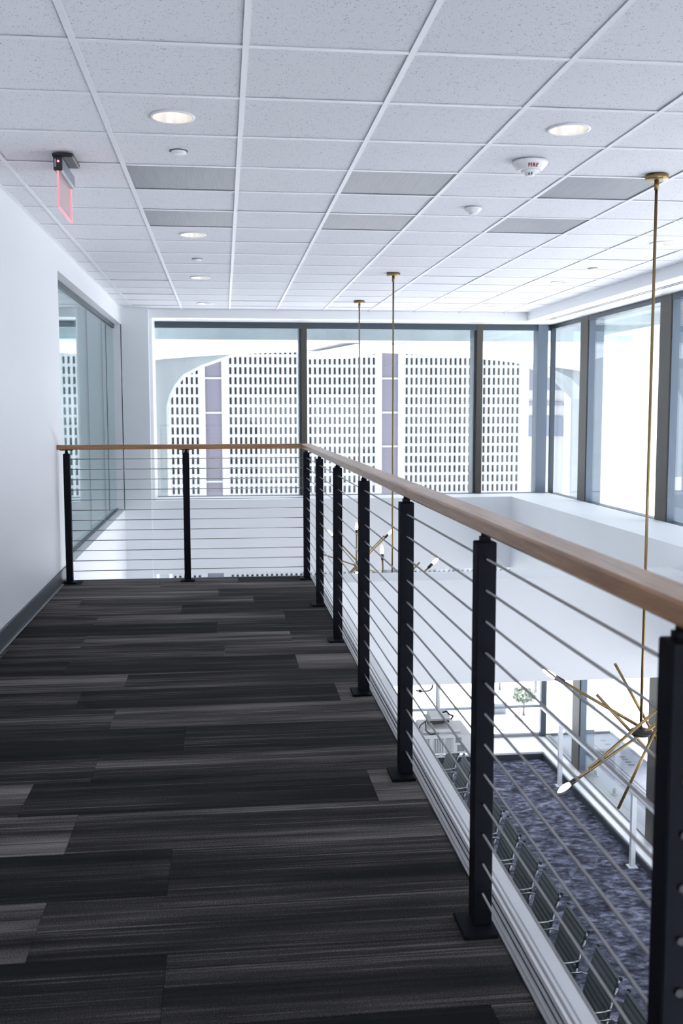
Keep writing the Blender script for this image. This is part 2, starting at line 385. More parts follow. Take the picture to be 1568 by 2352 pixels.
# ------------------------------------------------------------------ spandrels, sills, crossbeam
struct('wall_far', MB().box(-.94, XR, CY1, YF, -.80, ZS), m_wall, 'white spandrel wall with deep sill under the far window', 'wall')
struct('wall_right', MB().box(3.90, XR, YB, CY1, -.86, ZS), m_wall, 'white spandrel wall with deep sill under the right windows', 'wall')
struct('trim_8', MB().box(.805, 3.90, 8.0, 8.44, -.90, -.03), m_beam, 'broad white crossbeam spanning the void', 'beam')
struct('wall_back', MB().box(XL-.2, XR+.2, YB-.2, YB, ZL-.3, ZL+.1).box(XL-.2, XR+.2, YB-.2, YB, 1.9, ZC+.4).box(XL-.2, .8, YB-.2, YB, -.9, 1.9), m_wall)
struct('wall_right_blocker', MB().box(XR-.1, XR+.2, YB, 3.6, ZS, ZH), m_wall)  # unseen solid stretch added to darken the room near the camera
w6 = struct('window_added_light', MB().box(XL, XR, YB-.12, YB-.06, -.94, -.9).box(.8, XR, YB-.12, YB-.06, 1.86, 1.9), m_darkframe, 'unseen window wall added behind the camera to light the crossbeam', 'window')  # added unseen glazing, lets light onto the near face of the crossbeam
for k in range(3):
    xa = XL+(XR-XL)*k/3; xb = XL+(XR-XL)*(k+1)/3
    for z0, z1 in ((ZL+.1, -.94),): MB().box(xa+.03, xb-.03, YB-.095, YB-.085, z0, z1).build('pane', m_glass, w6)
    if xb > 1: MB().box(max(xa, .8)+.03, xb-.03, YB-.095, YB-.085, -.9, 1.86).build('pane', m_glass, w6)
    MB().box(xa-.03, xa+.03, YB-.14, YB-.02, ZL+.1, 1.9 if xa > .8 else -.9).build('mullion', m_bronze, w6)

# ------------------------------------------------------------------ upper windows
ZW = 2.62
w1 = struct('window_1', MB().box(-.92, XR, YF+.02, YF+.14, ZH-.012, ZH+.3).box(-.92, XR, YF+.0, YF+.12, ZS-.02, ZS+.006), m_darkframe, 'wide far window looking at the arch and gridded tower', 'window')
struct('trim_10', MB().box(-.9, XR, YF+.005, YF+.06, ZH-.082, ZH), m_darkframe, 'dark head frame of the far window', 'window trim')
for x0, x1 in ((1.075, 1.150), (3.532, 3.615)):
    MB().box(x0, x1, YF, YF+.30, ZS-.02, ZH+.02, .003).build('mullion', m_bronze, w1)
    MB().box(x0-.03, x0-.0005, YF+.06, YF+.30, ZS-.02, ZH+.02).build('mullion', m_darkframe, w1)
MB().box(4.40, 4.545, YF-.02, YF+.20, ZS, ZH, .003).build('mullion', m_bluegrey, w1)
for x0, x1 in ((-.90, 1.05), (1.151, 3.505), (3.616, 4.398), (4.546, XR-.03)):
    MB().box(x0, x1, YF+.085, YF+.095, ZS, ZH-.01).build('pane', m_glass, w1)
w2 = struct('window_2', MB().box(XR+.01, XR+.12, YB, YF+.1, ZH-.06, ZH+.3).box(XR+.01, XR+.12, YB, YF, ZS-.02, ZS+.004), m_darkframe, 'tall right window wall with broad metal columns', 'window')
MB().box(XR-.005, XR+.055, YF-.03, YF+.03, ZS-.02, ZH+.02).build('mullion', m_darkframe, w2)
CYS = [12.53-2.41*k for k in range(7)]
for yc in CYS:                                               # broad outside columns, both storeys
    MB().box(XR+.005, XR+.22, yc, yc+.27, ZL, ZH+.3, .004).build('column', m_bronze, w2)
    MB().box(XR+.02, XR+.21, yc-.010, yc-.0006, ZL, ZH+.3).build('column_cool_face', m_bluegrey, w2)  # same metal on both faces; this plate paints in the cooler light
ye = YF-.03
for yc in CYS:
    MB().box(XR+.055, XR+.065, yc+.27, ye, ZS, ZH).build('pane', m_glass, w2); ye = yc-.002

# ------------------------------------------------------------------ lower room
struct('floor_lower', MB().box(-5, 4.37, YB, 13.3, ZL-.2, ZL), m_blue, 'mottled blue carpet of the lower room', 'floor')
struct('trim_11', MB().box(-1.28, XR, 13.315, YF+.1, ZL-.2, ZL+.10).box(4.385, XR+.005, YB, 13.316, ZL-.2, ZL+.10), m_trimwhite, 'low white curb under the lower windows', 'curb')
struct('baseboard_lower', MB().box(-1.28, 4.385, 13.298, 13.315, ZL, ZL+.075).box(4.368, 4.385, YB, 13.298, ZL, ZL+.075), m_base, 'black base round the lower room', 'baseboard')
w3 = struct('window_3', MB().box(-1.28, XR, YF+.03, YF+.1, -.835, -.80).box(-1.28, XR, YF+.03, YF+.1, ZL+.10, ZL+.14), m_alum, 'lower far window onto the terrace', 'window')
for x0, x1 in ((1.08, 1.14), (3.54, 3.6)):
    MB().box(x0, x1, YF+.02, YF+.12, ZL+.1, -.80).build('mullion', m_alum, w3)
MB().box(XR-.05, XR+.03, YF+.0, YF+.08, ZL+.1, -.80).build('mullion', m_darkframe, w3)
for x0, x1 in ((-1.27, 1.08), (1.14, 3.54), (3.6, XR-.05)): MB().box(x0, x1, YF+.06, YF+.07, ZL+.14, -.835).build('pane', m_glass, w3)
w4 = struct('window_4', MB().box(XR+.01, XR+.1, YB, YF, -.93, -.86).box(XR+.01, XR+.1, YB, YF, ZL+.10, ZL+.12), m_alum, 'lower right window onto the terrace', 'window')
ye = YF-.03
for yc in CYS:
    MB().box(XR+.055, XR+.065, yc+.27, ye, ZL+.12, -.93).build('pane', m_glass, w4); ye = yc-.002
struct('wall_lower_left', MB().box(-5.2, -5, YB, 13.5, ZL, -.85), m_wall)
struct('ceiling_lower', MB().box(-5, XL-.2, YB, 13.3, -.86, -.1).box(XL-.2, .737, YB, FY, -.86, -.35), m_tbar)
struct('wall_lower_far', MB().box(-5, XL, 13.3, 13.5, ZL, -.85), m_wall)

# ------------------------------------------------------------------ cable railing
ra = thing('cable_railing', (RX, RY, 0), 'black post railing with steel cables and oak handrail along the walkway edge', 'railing')
def post(x, y, turned=False):
    p = MB().box(x-.025, x+.025, y-.025, y+.025, .012, 1.018, .0025).build('post', m_black, ra)
    if turned: MB().box(x-.055, x+.055, y-.05, y+.045, 0, .012, .002).build('base_plate', m_black, ra and p, org=world_loc(p)+Vector((0, 0, 0)))
    else: MB().box(x-.06, x+.028, y-.078, y+.05, 0, .012, .002).build('base_plate', m_black, p)
    k = MB().box(x-.012, x+.012, y-.012, y+.012, 1.018, 1.03).cyl((x, y, 1.03), (x, y, 1.048), .010, 10)
    if turned: k.box(x-.05, x+.05, y-.012, y+.012, 1.0435, 1.0495)
    else: k.box(x-.012, x+.012, y-.05, y+.05, 1.0435, 1.0495)
    k.build('rail_bracket', m_black, p); return p
for k in range(-1, 6): post(RX, 2.4815+SP*k)
for x in (-.296, -1.212): post(x, RY, True)
YN = .30
# handrails, mitred at the corner: profile with eased edges swept along
def rail(a0, a1, axis):
    prof = [(-.036, 1.054), (-.036, 1.081), (-.032, 1.0865), (.032, 1.0865), (.036, 1.081), (.036, 1.054), (.032, 1.0495), (-.032, 1.0495)]
    mb = MB(); bm = mb.bm; A, B = [], []
    for d, z in prof:
        if axis == 'y': A.append(bm.verts.new((RX+d, a0, z))); B.append(bm.verts.new((RX+d, RY+d, z)))
        else: A.append(bm.verts.new((a0, RY+d, z))); B.append(bm.verts.new((RX+d, RY+d, z)))
    n_ = len(prof)
    for k in range(n_): bm.faces.new((A[k], A[(k+1) % n_], B[(k+1) % n_], B[k]))
    bm.faces.new(A[::-1]); bm.faces.new(B); return mb
hr = rail(YN, 0, 'y').build('handrail', m_woodY, ra); rail(XL, 0, 'x').build('handrail', m_woodX, ra)
zc = [.096+(.975-.096)*k/11 for k in range(12)]
for z in zc:
    MB().cyl((RX, 1.345, z), (RX, RY-.02, z), .0032, 10).build('cable', m_cable, ra)
    MB().cyl((-1.23, RY, z), (RX-.02, RY, z), .0032, 8).build('cable', m_cable, ra)
for z in zc: MB().cyl((RX, 1.3375, z), (RX, 1.3445, z), .006, 12).build('cable_fitting', m_fit, ra)

# ------------------------------------------------------------------ ceiling fittings
dl_lab = ['lit round recessed downlight nearest the camera at left', 'lit downlight just beyond the left pair of grey grilles', 'third downlight from the camera in the left row',
          'farthest downlight of the left row near the far soffit', 'lit round downlight beside the fire strobe detector', 'round downlight right of the tall near pendant rod',
          'small downlight near the right soffit in mid ceiling', 'farthest downlight on the right near the far soffit']
for (i, j), lab in zip(DL, dl_lab):
    x0, x1, y0, y1 = cell(i, j); cx, cy = (x0+x1)/2, (y0+y1)/2
    d = thing('recessed_downlight', (cx, cy, ZC), lab, 'ceiling light', 'recessed downlights in the ceiling')
    MB().lathe((cx, cy, ZC), [(.088, .002), (.098, .004), (.1, -.0), (.1, -.005), (.088, -.006)], 40, capends=False).build('trim_ring', m_plastic, d)
    MB().lathe((cx, cy, ZC), [(.088, .002), (.084, -.03), (.066, -.10), (.064, -.115)], 40, capends=False).build('reflector', m_reflector, d)
    MB().lathe((cx, cy, ZC), [(.064, -.112), (.064, -.116)], 24).build('lamp', m_lamp, d)
for x, y, lab in ((-.207, 5.33, 'flat white round cover plate on the ceiling tile past the nearest left downlight'), (-.207, 8.99, 'small white round cover plate between second and third left downlights'),
                  (3.41, 9.19, 'small white round cover plate on the right side of the ceiling')):
    s = thing('sprinkler_cover', (x, y, ZC), lab, 'sprinkler cover', 'concealed sprinkler covers')
    MB().lathe((x, y, ZC+.005), [(.040, 0), (.040, .012), (.037, .015), (.002, .016)], 28).build('cover_plate', m_plastic, s)
    MB().lathe((x, y, ZC+.006), [(.046, 0), (.046, .004)], 28).build('gap_ring', m_groove, s)
gl_ = ['left', 'middle', 'right']
for (i, j) in GR:
    x0, x1, y0, y1 = cell(i, j)
    lab = 'grey perforated air grille, %s one of the %s row of three' % (gl_[i//2], 'nearer' if j == 3 else 'farther')
    a = thing('air_grille', ((x0+x1)/2, (y0+y1)/2, ZC), lab, 'air grille', 'grey air grilles in the ceiling')
    MB().box(x0+.01, x1-.01, y0+.01, y1-.01, ZC+.006, ZC+.012).build('perforated_panel', m_grille, a)
    f = MB()
    for q in ((x0+.006, x0+.018, y0+.006, y1-.006), (x1-.018, x1-.006, y0+.006, y1-.006), (x0+.018, x1-.018, y0+.006, y0+.018), (x0+.018, x1-.018, y1-.018, y1-.006)): f.box(*q, ZC+.003, ZC+.014)
    f.build('frame', m_grille, a)
# fire strobe detector
fx, fy = 1.622, 5.33
fd = thing('smoke_detector', (fx, fy, ZC), 'large white ceiling smoke detector marked FIRE with clear strobe', 'smoke detector')
cone = [(.092, 0), (.093, .010), (.088, .020), (.064, .046), (.060, .048)]
MB().lathe((fx, fy, ZC-.0), cone, 48).build('housing', m_plastic, fd)
MB().lathe((fx, fy, ZC-.048), [(.045, 0), (.045, .006), (.040, .010), (.030, .010)], 36).build('sensor_ring', m_pier, fd)
MB().lathe((fx, fy, ZC-.056), [(.026, 0), (.026, .012), (.022, .018), (.010, .020)], 28).build('strobe_lens', m_plastic, fd)
MB().box(fx-.016, fx-.008, fy-.0275, fy-.024, ZC-.073, ZC-.064).box(fx-.002, fx+.006, fy-.0275, fy-.024, ZC-.071, ZC-.060).build('strobe_slot', m_groove, fd)
def text_on_cone(body, cx, cy, a_mid, size):
    cu = bpy.data.curves.new('lettering', 'FONT'); cu.body = body; cu.size = size; cu.align_x = 'CENTER'; cu.offset = .0012; cu.space_character = 1.25
    to = bpy.data.objects.new('lettering_tmp', cu); COL.objects.link(to)
    me = bpy.data.meshes.new_from_object(to.evaluated_get(bpy.context.evaluated_depsgraph_get())); bpy.data.objects.remove(to)
    for q in me.vertices:
        h = .040-q.co.y*.86                      # depth below the ceiling
        r = .088+(.064-.088)*(h-.020)/.026+.0012
        a = a_mid+q.co.x/.078
        q.co = Vector((r*math.cos(a), r*math.sin(a), -h))
    me.name = 'lettering'; return me
me = text_on_cone('FIRE', fx, fy, -math.pi/2+.12-.19, .024); me.materials.append(m_red)
lo = bpy.data.objects.new('lettering', me); COL.objects.link(lo); lo.parent = fd
sx, sy = 1.622, 6.56
sd = thing('smoke_detector', (sx, sy, ZC), 'small plain white ceiling smoke detector beyond the FIRE one', 'smoke detector')
MB().lathe((sx, sy, ZC), [(.056, 0), (.057, .008), (.052, .014), (.030, .034)], 36).build('housing', m_plastic, sd)
MB().lathe((sx, sy, ZC-.034), [(.024, 0), (.024, .006), (.018, .010), (.004, .011)], 28).build('sensor_cap', m_plastic, sd)
# exit sign
ex = thing('exit_sign', (-.81, 5.6, ZC), 'edge lit red acrylic exit sign with black housing under the ceiling', 'exit sign')
MB().box(-.845, -.738, 5.40, 5.66, ZC-.022, ZC-.001, .008, 2).build('canopy', m_housing, ex)
b = MB().box(-.838, -.792, 5.40, 5.84, ZC-.092, ZC-.022, .010, 3).build('body', m_housing_side, ex)
MB().box(-.837, -.793, 5.394, 5.402, ZC-.091, ZC-.022, .003).build('end_cap', m_housing, b)
MB().box(-.832, -.822, 5.390, 5.395, ZC-.075, ZC-.035).build('label_strip', m_housing_side, b)
MB().cyl((-.812, 5.389, ZC-.046), (-.812, 5.395, ZC-.046), .0048, 14).build('indicator', m_led, b)
MB().box(-.821, -.814, 5.405, 5.85, 2.385, ZC-.09).build('panel', m_acryl, ex)
e = MB().box(-.8215, -.8135, 5.402, 5.409, 2.382, ZC-.09).box(-.8215, -.8135, 5.846, 5.853, 2.382, ZC-.09).box(-.8215, -.8135, 5.409, 5.846, 2.380, 2.387)
e.build('panel_edge', m_rededge, ex)

# ------------------------------------------------------------------ chandeliers
HZ = -.537
def chandelier(x, y, arms, label):
    c = thing('chandelier', (x, y, ZC), label, 'chandelier', 'brass stick chandeliers over the void')
    MB().lathe((x, y, ZC), [(.064, 0), (.064, .024), (.060, .026), (.018, .027)], 32).build('canopy', m_brass, c)
    MB().cyl((x, y, ZC-.026), (x, y, ZC-.08), .013, 14).cyl((x, y, ZC-.08), (x, y, HZ+.02), .0085, 12).build('stem', m_brass, c)
    MB().lathe((x, y, HZ+.02), [(.012, 0), (.058, .012), (.064, .02), (.064, .034), (.05, .042)], 28).build('hub', m_socket, c)
    for (p, q, b0, b1) in arms:
        P, Q = Vector(p)+Vector((x, y, HZ)), Vector(q)+Vector((x, y, HZ)); d = (Q-P).normalized()
        a = MB().cyl(P, Q, .0088, 10).build('arm', m_brass, c)
        for (E, dr, on) in ((P, -d, b0), (Q, d, b1)):
            if not on: MB().cyl(E, E+dr*.004, .0095, 10).build('end_cap', m_brass, a); continue
            MB().cyl(E-dr*.004, E+dr*.056, .0145, 14).build('socket', m_socket, a)
            MB().axlathe(E+dr*.055, E+dr*.145, [(.011, 0), (.0155, .2), (.0175, .42), (.014, .7), (.006, .92), (.0015, 1)], 14).build('bulb', m_bulb, a)
    return c
chandelier(2.421, 5.559, [((-.127, .10, .383), (.19, .05, -.19), 0, 1), ((-.425, .152, .272), (.12, .03, -.05), 1, 0), ((-.278, -.02, .232), (.20, .08, -.27), 0, 1),
                          ((.10, -.02, .145), (-.368, -.16, -.149), 1, 0), ((.16, 0, .085), (-.425, -.122, -.223), 0, 1), ((.10, -.055, .10), (-.117, .02, -.471), 1, 0)],
           'brass stick chandelier hanging nearest, right of the railing')
chandelier(1.631, 9.707, [((-.095, .02, .43), (-.07, -.04, -.35), 1, 0), ((.368, .03, .338), (-.30, .05, -.32), 1, 0), ((.255, -.08, .405), (-.28, -.06, -.15), 0, 1), ((-.40, .06, -.10), (.38, -.03, .06), 1, 0),
                          ((.05, .3, -.25), (-.04, -.36, .14), 1, 0), ((.3, .1, -.3), (-.1, -.05, .12), 1, 0)],
           'brass stick chandelier on the middle rod behind the crossbeam')
chandelier(1.636, 12.187, [((-.285, .03, .325), (.22, -.04, -.22), 1, 0), ((-.037, -.03, .385), (-.03, .06, -.30), 1, 0), ((.325, .02, .33), (-.20, .06, -.22), 1, 0), ((.30, -.05, .36), (-.16, -.06, -.12), 0, 1),
                           ((-.06, -.25, -.035), (.02, .20, .05), 1, 0), ((-.444, .02, .134), (.25, -.03, -.11), 0, 1)],
           'brass stick chandelier on the farthest and leftmost rod')

# ------------------------------------------------------------------ projector
pj = thing('projector', (1.80, 8.3, -1.37), 'off white projector hanging on a pole under the crossbeam', 'projector')
PX0, PX1, PY0, PY1 = 1.575, 2.05, 8.12, 8.52
pole = MB().cyl((1.80, 8.32, -.90), (1.80, 8.32, -1.19), .021, 16).build('pole', m_plastic, pj)
MB().box(PX0, PX1, PY0, PY1, -1.535, -1.37, .012, 2).build('body', m_projector, pj)
MB().box(PX0+.06, PX1-.09, PY0+.05, PY1-.04, -1.372, -1.335, .014, 2).build('top_cover', m_projector, pj)
MB().box(1.72, 1.89, 8.25, 8.42, -1.275, -1.245, .006).box(1.70, 1.90, 8.24, 8.43, -1.297, -1.277).build('mount', m_projector, pj)
MB().box(1.69, 1.88, 8.235, 8.245, -1.30, -1.28).box(1.735, 1.83, 8.232, 8.25, -1.31, -1.29).build('mount_plate', m_socket, pj)
for a, b in ((1.72, 1.34), (1.87, 1.34)): MB().cyl((a, 8.33, -1.295), (a, 8.33, -1.337), .012, 8).build('mount_leg', m_projector, pj)
for x0, x1 in ((PX0+.035, PX0+.115), (PX0+.15, PX0+.235), (PX0+.25, PX0+.315)):
    vn = MB().box(x0, x1, PY0-.002, PY0+.004, -1.52, -1.40).build('vent', m_vent, pj); sl = MB()
    for k in range(6):
        xx = x0+.006+(x1-x0-.012)*k/5.; sl.box(xx-.003, xx+.003, PY0-.005, PY0-.001, -1.515, -1.405)
    sl.build('vent_slat', m_projector, vn, kind='stuff')
MB().box(PX0+.335, PX0+.385, PY0-.0025, PY0+.004, -1.44, -1.395).box(PX0+.35, PX0+.41, PY0-.0025, PY0+.004, -1.515, -1.46).build('connector_panel', m_vent, pj)
MB().tube([(1.83, 8.27, -1.22), (1.86, 8.25, -1.205), (1.885, 8.25, -1.235), (1.92, 8.26, -1.25), (1.90, 8.25, -1.275)], .008, 6).tube([(1.68, 8.22, -1.27), (1.62, 8.19, -1.30), (1.595, 8.17, -1.36)], .005, 6)\
    .tube([(1.67, 8.21, -1.28), (1.665, 8.17, -1.34), (1.70, 8.14, -1.368), (1.77, 8.15, -1.36)], .005, 6).build('cable', m_socket, pj)
MB().tube([(1.60, 8.3, -1.03), (1.66, 8.29, -1.035), (1.715, 8.28, -1.03), (1.74, 8.28, -1.005), (1.745, 8.28, -.90)], .0065, 6).box(1.625, 1.65, 8.285, 8.30, -1.045, -1.02).build('hanging_lead', m_socket, pj)

# ------------------------------------------------------------------ meeting chairs (facing -x)
def make_chair():
    c = thing('meeting_chair', (0, 0, 0), 'x', 'chair', 'row of ribbed meeting chairs in the lower room')
    W2 = .215
    def sling(prof, rib, th, name, material):
        mb = MB(); bm = mb.bm; pts = []
        for (a, b) in zip(prof, prof[1:]):
            nseg = max(2, int((Vector(b)-Vector(a)).length/.009))
            for k in range(nseg): pts.append(Vector(a).lerp(Vector(b), k/nseg))
        pts.append(Vector(prof[-1])); R = []
        acc = 0
        for k, p in enumerate(pts):
            q0, q1 = pts[max(0, k-1)], pts[min(len(pts)-1, k+1)]; tg = (q1-q0).normalized(); nr = Vector((-tg.y, tg.x))
            if k: acc += (p-pts[k-1]).length
            o = rib*abs(math.sin(math.pi*acc/.048))
            f = p+nr*(th/2+o); bk = p-nr*(th/2+o)
            R.append([bm.verts.new((f.x, -W2, f.y)), bm.verts.new((f.x, W2, f.y)), bm.verts.new((bk.x, W2, bk.y)), bm.verts.new((bk.x, -W2, bk.y))])
        for A, B in zip(R, R[1:]):
            for k in range(4): bm.faces.new((A[k], A[(k+1) % 4], B[(k+1) % 4], B[k]))
        bm.faces.new(R[0]); bm.faces.new(R[-1][::-1])
        return mb.build(name, material, c)
    back = [(.175, .44), (.20, .50), (.225, .60), (.25, .72), (.285, .82), (.30, .87), (.295, .885)]
    seat = [(-.27, .405), (-.255, .435), (-.20, .452), (0, .44), (.12, .43), (.18, .437)]
    sling(back, .006, .012, 'backrest', m_mesh); sling(seat, .006, .012, 'seat', m_seat)
    for s in (-1, 1):
        y = s*(W2+.008)
        MB().tube([(-.27, y, .405), (-.255, y, .438), (-.2, y, .452), (0, y, .44), (.12, y, .43), (.182, y, .445), (.205, y, .50), (.23, y, .60), (.255, y, .72), (.29, y, .82), (.303, y, .885)], .0075, 8).build('side_frame', m_chrome, c)
        ya = s*(W2+.035)
        MB().tube([(.245, y, .66), (.20, ya, .665), (.0, ya, .655), (-.10, ya, .64), (-.13, ya, .60), (-.10, y, .45)], .0075, 8).build('armrest', m_chrome, c)
        MB().cyl((.31, s*W2, .885), (.31, s*(W2+.018), .885), .013, 10).build('finial', m_socket, c)
    MB().cyl((.19, -W2, .50), (.19, W2, .50), .008, 8).cyl((-.05, -W2, .425), (-.05, W2, .425), .010, 8).cyl((.10, -W2, .415), (.10, W2, .415), .010, 8).build('cross_bar', m_chrome, c)
    MB().cyl((0, 0, .425), (0, 0, .20), .025, 14).cyl((0, 0, .2), (0, 0, .07), .018, 12).build('stem', m_chrome, c)
    for k in range(5):
        a = 2*math.pi*k/5+.3; p = Vector((.29*math.cos(a), .29*math.sin(a), .075))
        leg = MB().cyl((0, 0, .11), p, .020, 8, .012).build('leg', m_chrome, c)
        MB().cyl((p.x-.012*math.sin(a), p.y+.012*math.cos(a), .028), (p.x+.012*math.sin(a), p.y-.012*math.cos(a), .028), .028, 14).cyl((p.x, p.y, .075), (p.x, p.y, .03), .008, 8).build('caster', m_socket, leg)
    return c
ch0 = make_chair()
yr = [5.25, 5.86, 6.46, 7.10, 7.72, 8.29, 8.88, 9.46, 10.08, 10.70, 11.30]
nm = ['nearest dark ribbed meeting chair, cut by the bottom edge of the photo', 'second dark ribbed meeting chair from the near end of the row', 'third dark ribbed meeting chair from the near end of the row',
      'fourth dark ribbed meeting chair from the near end of the row', 'fifth dark ribbed meeting chair from the near end of the row', 'sixth dark ribbed meeting chair from the near end of the row',
      'seventh dark ribbed meeting chair from the near end of the row', 'dark ribbed meeting chair just right of the second railing post', 'dark ribbed meeting chair hidden behind the second railing post',
      'second farthest dark meeting chair, left of the second railing post', 'farthest dark meeting chair, just below the projector']
for k, yy in enumerate(yr):
    c = ch0 if k == 0 else copy_tree(ch0)
    c.location = (2.405, yy+.215, ZL); c.rotation_euler.z = random.uniform(-.02, .02); c['label'] = nm[k]

# ------------------------------------------------------------------ white guard rail in the lower room
gr = thing('guard_rail', (4.27, 9.93, ZL), 'white tubular guard rail on posts before the lower windows', 'guard rail')
for yy in (12.28, 9.93, 7.58, 5.23):
    p = MB().box(4.245, 4.295, yy-.025, yy+.025, ZL+.01, -2.70).build('post', m_rail, gr); MB().box(4.22, 4.32, yy-.05, yy+.05, ZL, ZL+.01).build('base_plate', m_rail, p)
MB().cyl((4.27, 3.0, -2.68), (4.27, 13.05, -2.68), .028, 14).build('top_tube', m_rail, gr)
MB().cyl((-.9, 13.05, -2.66), (4.27, 13.05, -2.66), .020, 12).build('far_tube', m_rail_blue, gr)
for xx in (.4, 2.3): MB().box(xx-.02, xx+.02, 13.03, 13.07, ZL, -2.67).build('post', m_rail, gr)

# ------------------------------------------------------------------ outside: terrace, beams, soffit, arcade
te = struct('terrace', MB().box(-8, 5.76, YF+.15, 14.33, ZL-.3, ZL-.02).box(XR+.02, 5.76, -2, YF+.15, ZL-.3, ZL-.02), m_terr, 'narrow pale ledge outside the lower windows', 'terrace')
MB().box(-8, 5.76, 14.33, 14.36, ZL-.3, ZL+.01).box(5.76, 5.80, -2, 14.36, ZL-.3, ZL-.015).build('edge_angle', m_street, te)
MB().box(5.27, 5.29, -1, 14.0, ZL-.021, ZL-.012).box(5.325, 5.345, -1, 14.0, ZL-.021, ZL-.012).build('drain_slot', m_street, te)
for y_ in (14.02, 13.84, 13.30, 13.20, 13.09, 12.97): MB().box(5.49, 5.57, y_-.03, y_+.03, ZL-.021, ZL-.017).build('weep_slot', m_groove, te)
for y_, lab in ((12.62, 'small dark bolt stub on the ledge, nearer the window corner'), (11.96, 'small dark bolt stub on the ledge, nearer the camera')):
    q = thing('bolt_stub', (4.88, y_, ZL-.02), lab, 'bolt'); MB().cyl((4.88, y_, ZL-.02), (4.88, y_, ZL-.008), .045, 10).build('plate', m_street, q); MB().cyl((4.88, y_, ZL-.008), (4.88, y_, ZL+.07), .022, 8).build('stub', m_street, q)
struct('roof', MB().box(-6.2, 6.3, -6.2, 15.7, 3.06, 3.4), m_conc, 'unseen slab added over the upper level to block sun and sky', 'roof')  # added out of view to keep sun and sky off ledge and glazing
struct('trim_12', MB().box(-6, 9, 15.2, 15.7, 2.395, 3.055), m_conc, 'pale concrete edge beam outside the far window', 'beam')
struct('trim_13', MB().box(5.8, 6.3, -1, 15.2, 2.49, 3.055), m_conc, 'pale concrete edge beam outside the right windows', 'beam')
mb = MB(); bm = mb.bm; A, B = [], []
for k in range(29):
    x = -6+k*.55; z = max(2.56-.0135*(x-2.3)**2, 2.0); A.append(bm.verts.new((x, 15.7, z))); B.append(bm.verts.new((x, 21.0, z)))
A2 = [bm.verts.new(q.co+Vector((0, 0, .25))) for q in A]; B2 = [bm.verts.new(q.co+Vector((0, 0, .25))) for q in B]
for k in range(28):
    bm.faces.new((A[k], A[k+1], B[k+1], B[k])); bm.faces.new((A2[k], A2[k+1], B2[k+1], B2[k])); bm.faces.new((A[k], A[k+1], A2[k+1], A2[k])); bm.faces.new((B[k], B[k+1], B2[k+1], B2[k]))
struct('ceiling_arcade', mb, m_soffit, 'white vaulted soffit outside the far window', 'soffit')
arch = [(-1.15, -9), (-1.15, 1.43), (-1.09, 1.66), (-.98, 1.87), (-.80, 2.09), (-.43, 2.28), (.17, 2.49), (.97, 2.67), (1.6, 2.75), (2.4, 2.79), (3.4, 2.77), (4.5, 2.69), (5.594, 2.57), (6.608, 2.384), (7.36, 2.038), (7.8, 1.6), (7.8, -9)]
def arcade(pts, lo, hi, zt, d0, d1, ax):
    P = lambda s, z, d: (s, d, z) if ax == 'x' else (d, s, z)
    mb = MB(); bm = mb.bm
    fr = [bm.verts.new(P(s, z, d0)) for s, z in pts]; bk = [bm.verts.new(P(s, z, d1)) for s, z in pts]
    ft = [bm.verts.new(P(s, zt, d0)) for s, z in pts]; bt = [bm.verts.new(P(s, zt, d1)) for s, z in pts]
    for k in range(len(pts)-1):
        bm.faces.new((fr[k], fr[k+1], bk[k+1], bk[k]))
        if pts[k][0] != pts[k+1][0]: bm.faces.new((fr[k], fr[k+1], ft[k+1], ft[k])); bm.faces.new((bk[k], bk[k+1], bt[k+1], bt[k])); bm.faces.new((ft[k], ft[k+1], bt[k+1], bt[k]))
    a, b = pts[0][0], pts[-1][0]
    if ax == 'x': mb.box(lo, a-.0003, d0, d1, -9, zt).box(b+.0003, hi, d0, d1, -9, zt)
    else: mb.box(d0, d1, lo, a-.0003, -9, zt).box(d0, d1, b+.0003, hi, -9, zt)
    return mb
aw = tag(arcade(arch, -7, 8.6, 4.6, 21.0, 22.2, 'x').build('arcade_wall', m_conc2), 'pale concrete arcade wall with broad flat arch framing the gridded tower', 'arcade wall')
arch2 = [(1.0, -9), (1.0, .9), (1.2, 1.4), (2.2, 1.95), (4.0, 2.4), (6.5, 2.75), (9.5, 2.92), (12.5, 2.88), (15.0, 2.68), (17.0, 2.35), (18.6, 1.95), (19.5, 1.55), (19.8, 1.1), (19.8, -9)]
aw2 = tag(arcade(arch2, -3, 20.99, 4.6, 7.9, 8.6, 'y').build('arcade_wall', m_concw), 'white arcade wall with an arch seen through the right windows', 'arcade wall')
rb_ = tag(MB().prism([(2.55, 15.75, 2.47), (3.05, 15.75, 2.47), (2.62, 20.9, 2.52), (1.6, 20.9, 2.50)], (0, 0, -.10)).build('soffit_rib', m_concw), 'white tapering rib under the vaulted soffit at the arch crown', 'rib')

# ground and street
struct('ground', MB().box(-90, 120, 22.3, 150, -9.3, -9.0).box(11.2, 120, -60, 22.3, -9.3, -9.0).box(-90, 11.2, -60, -3.5, -9.3, -9.0), m_pave, 'pale sunlit plaza paving beyond the arcade', 'ground')

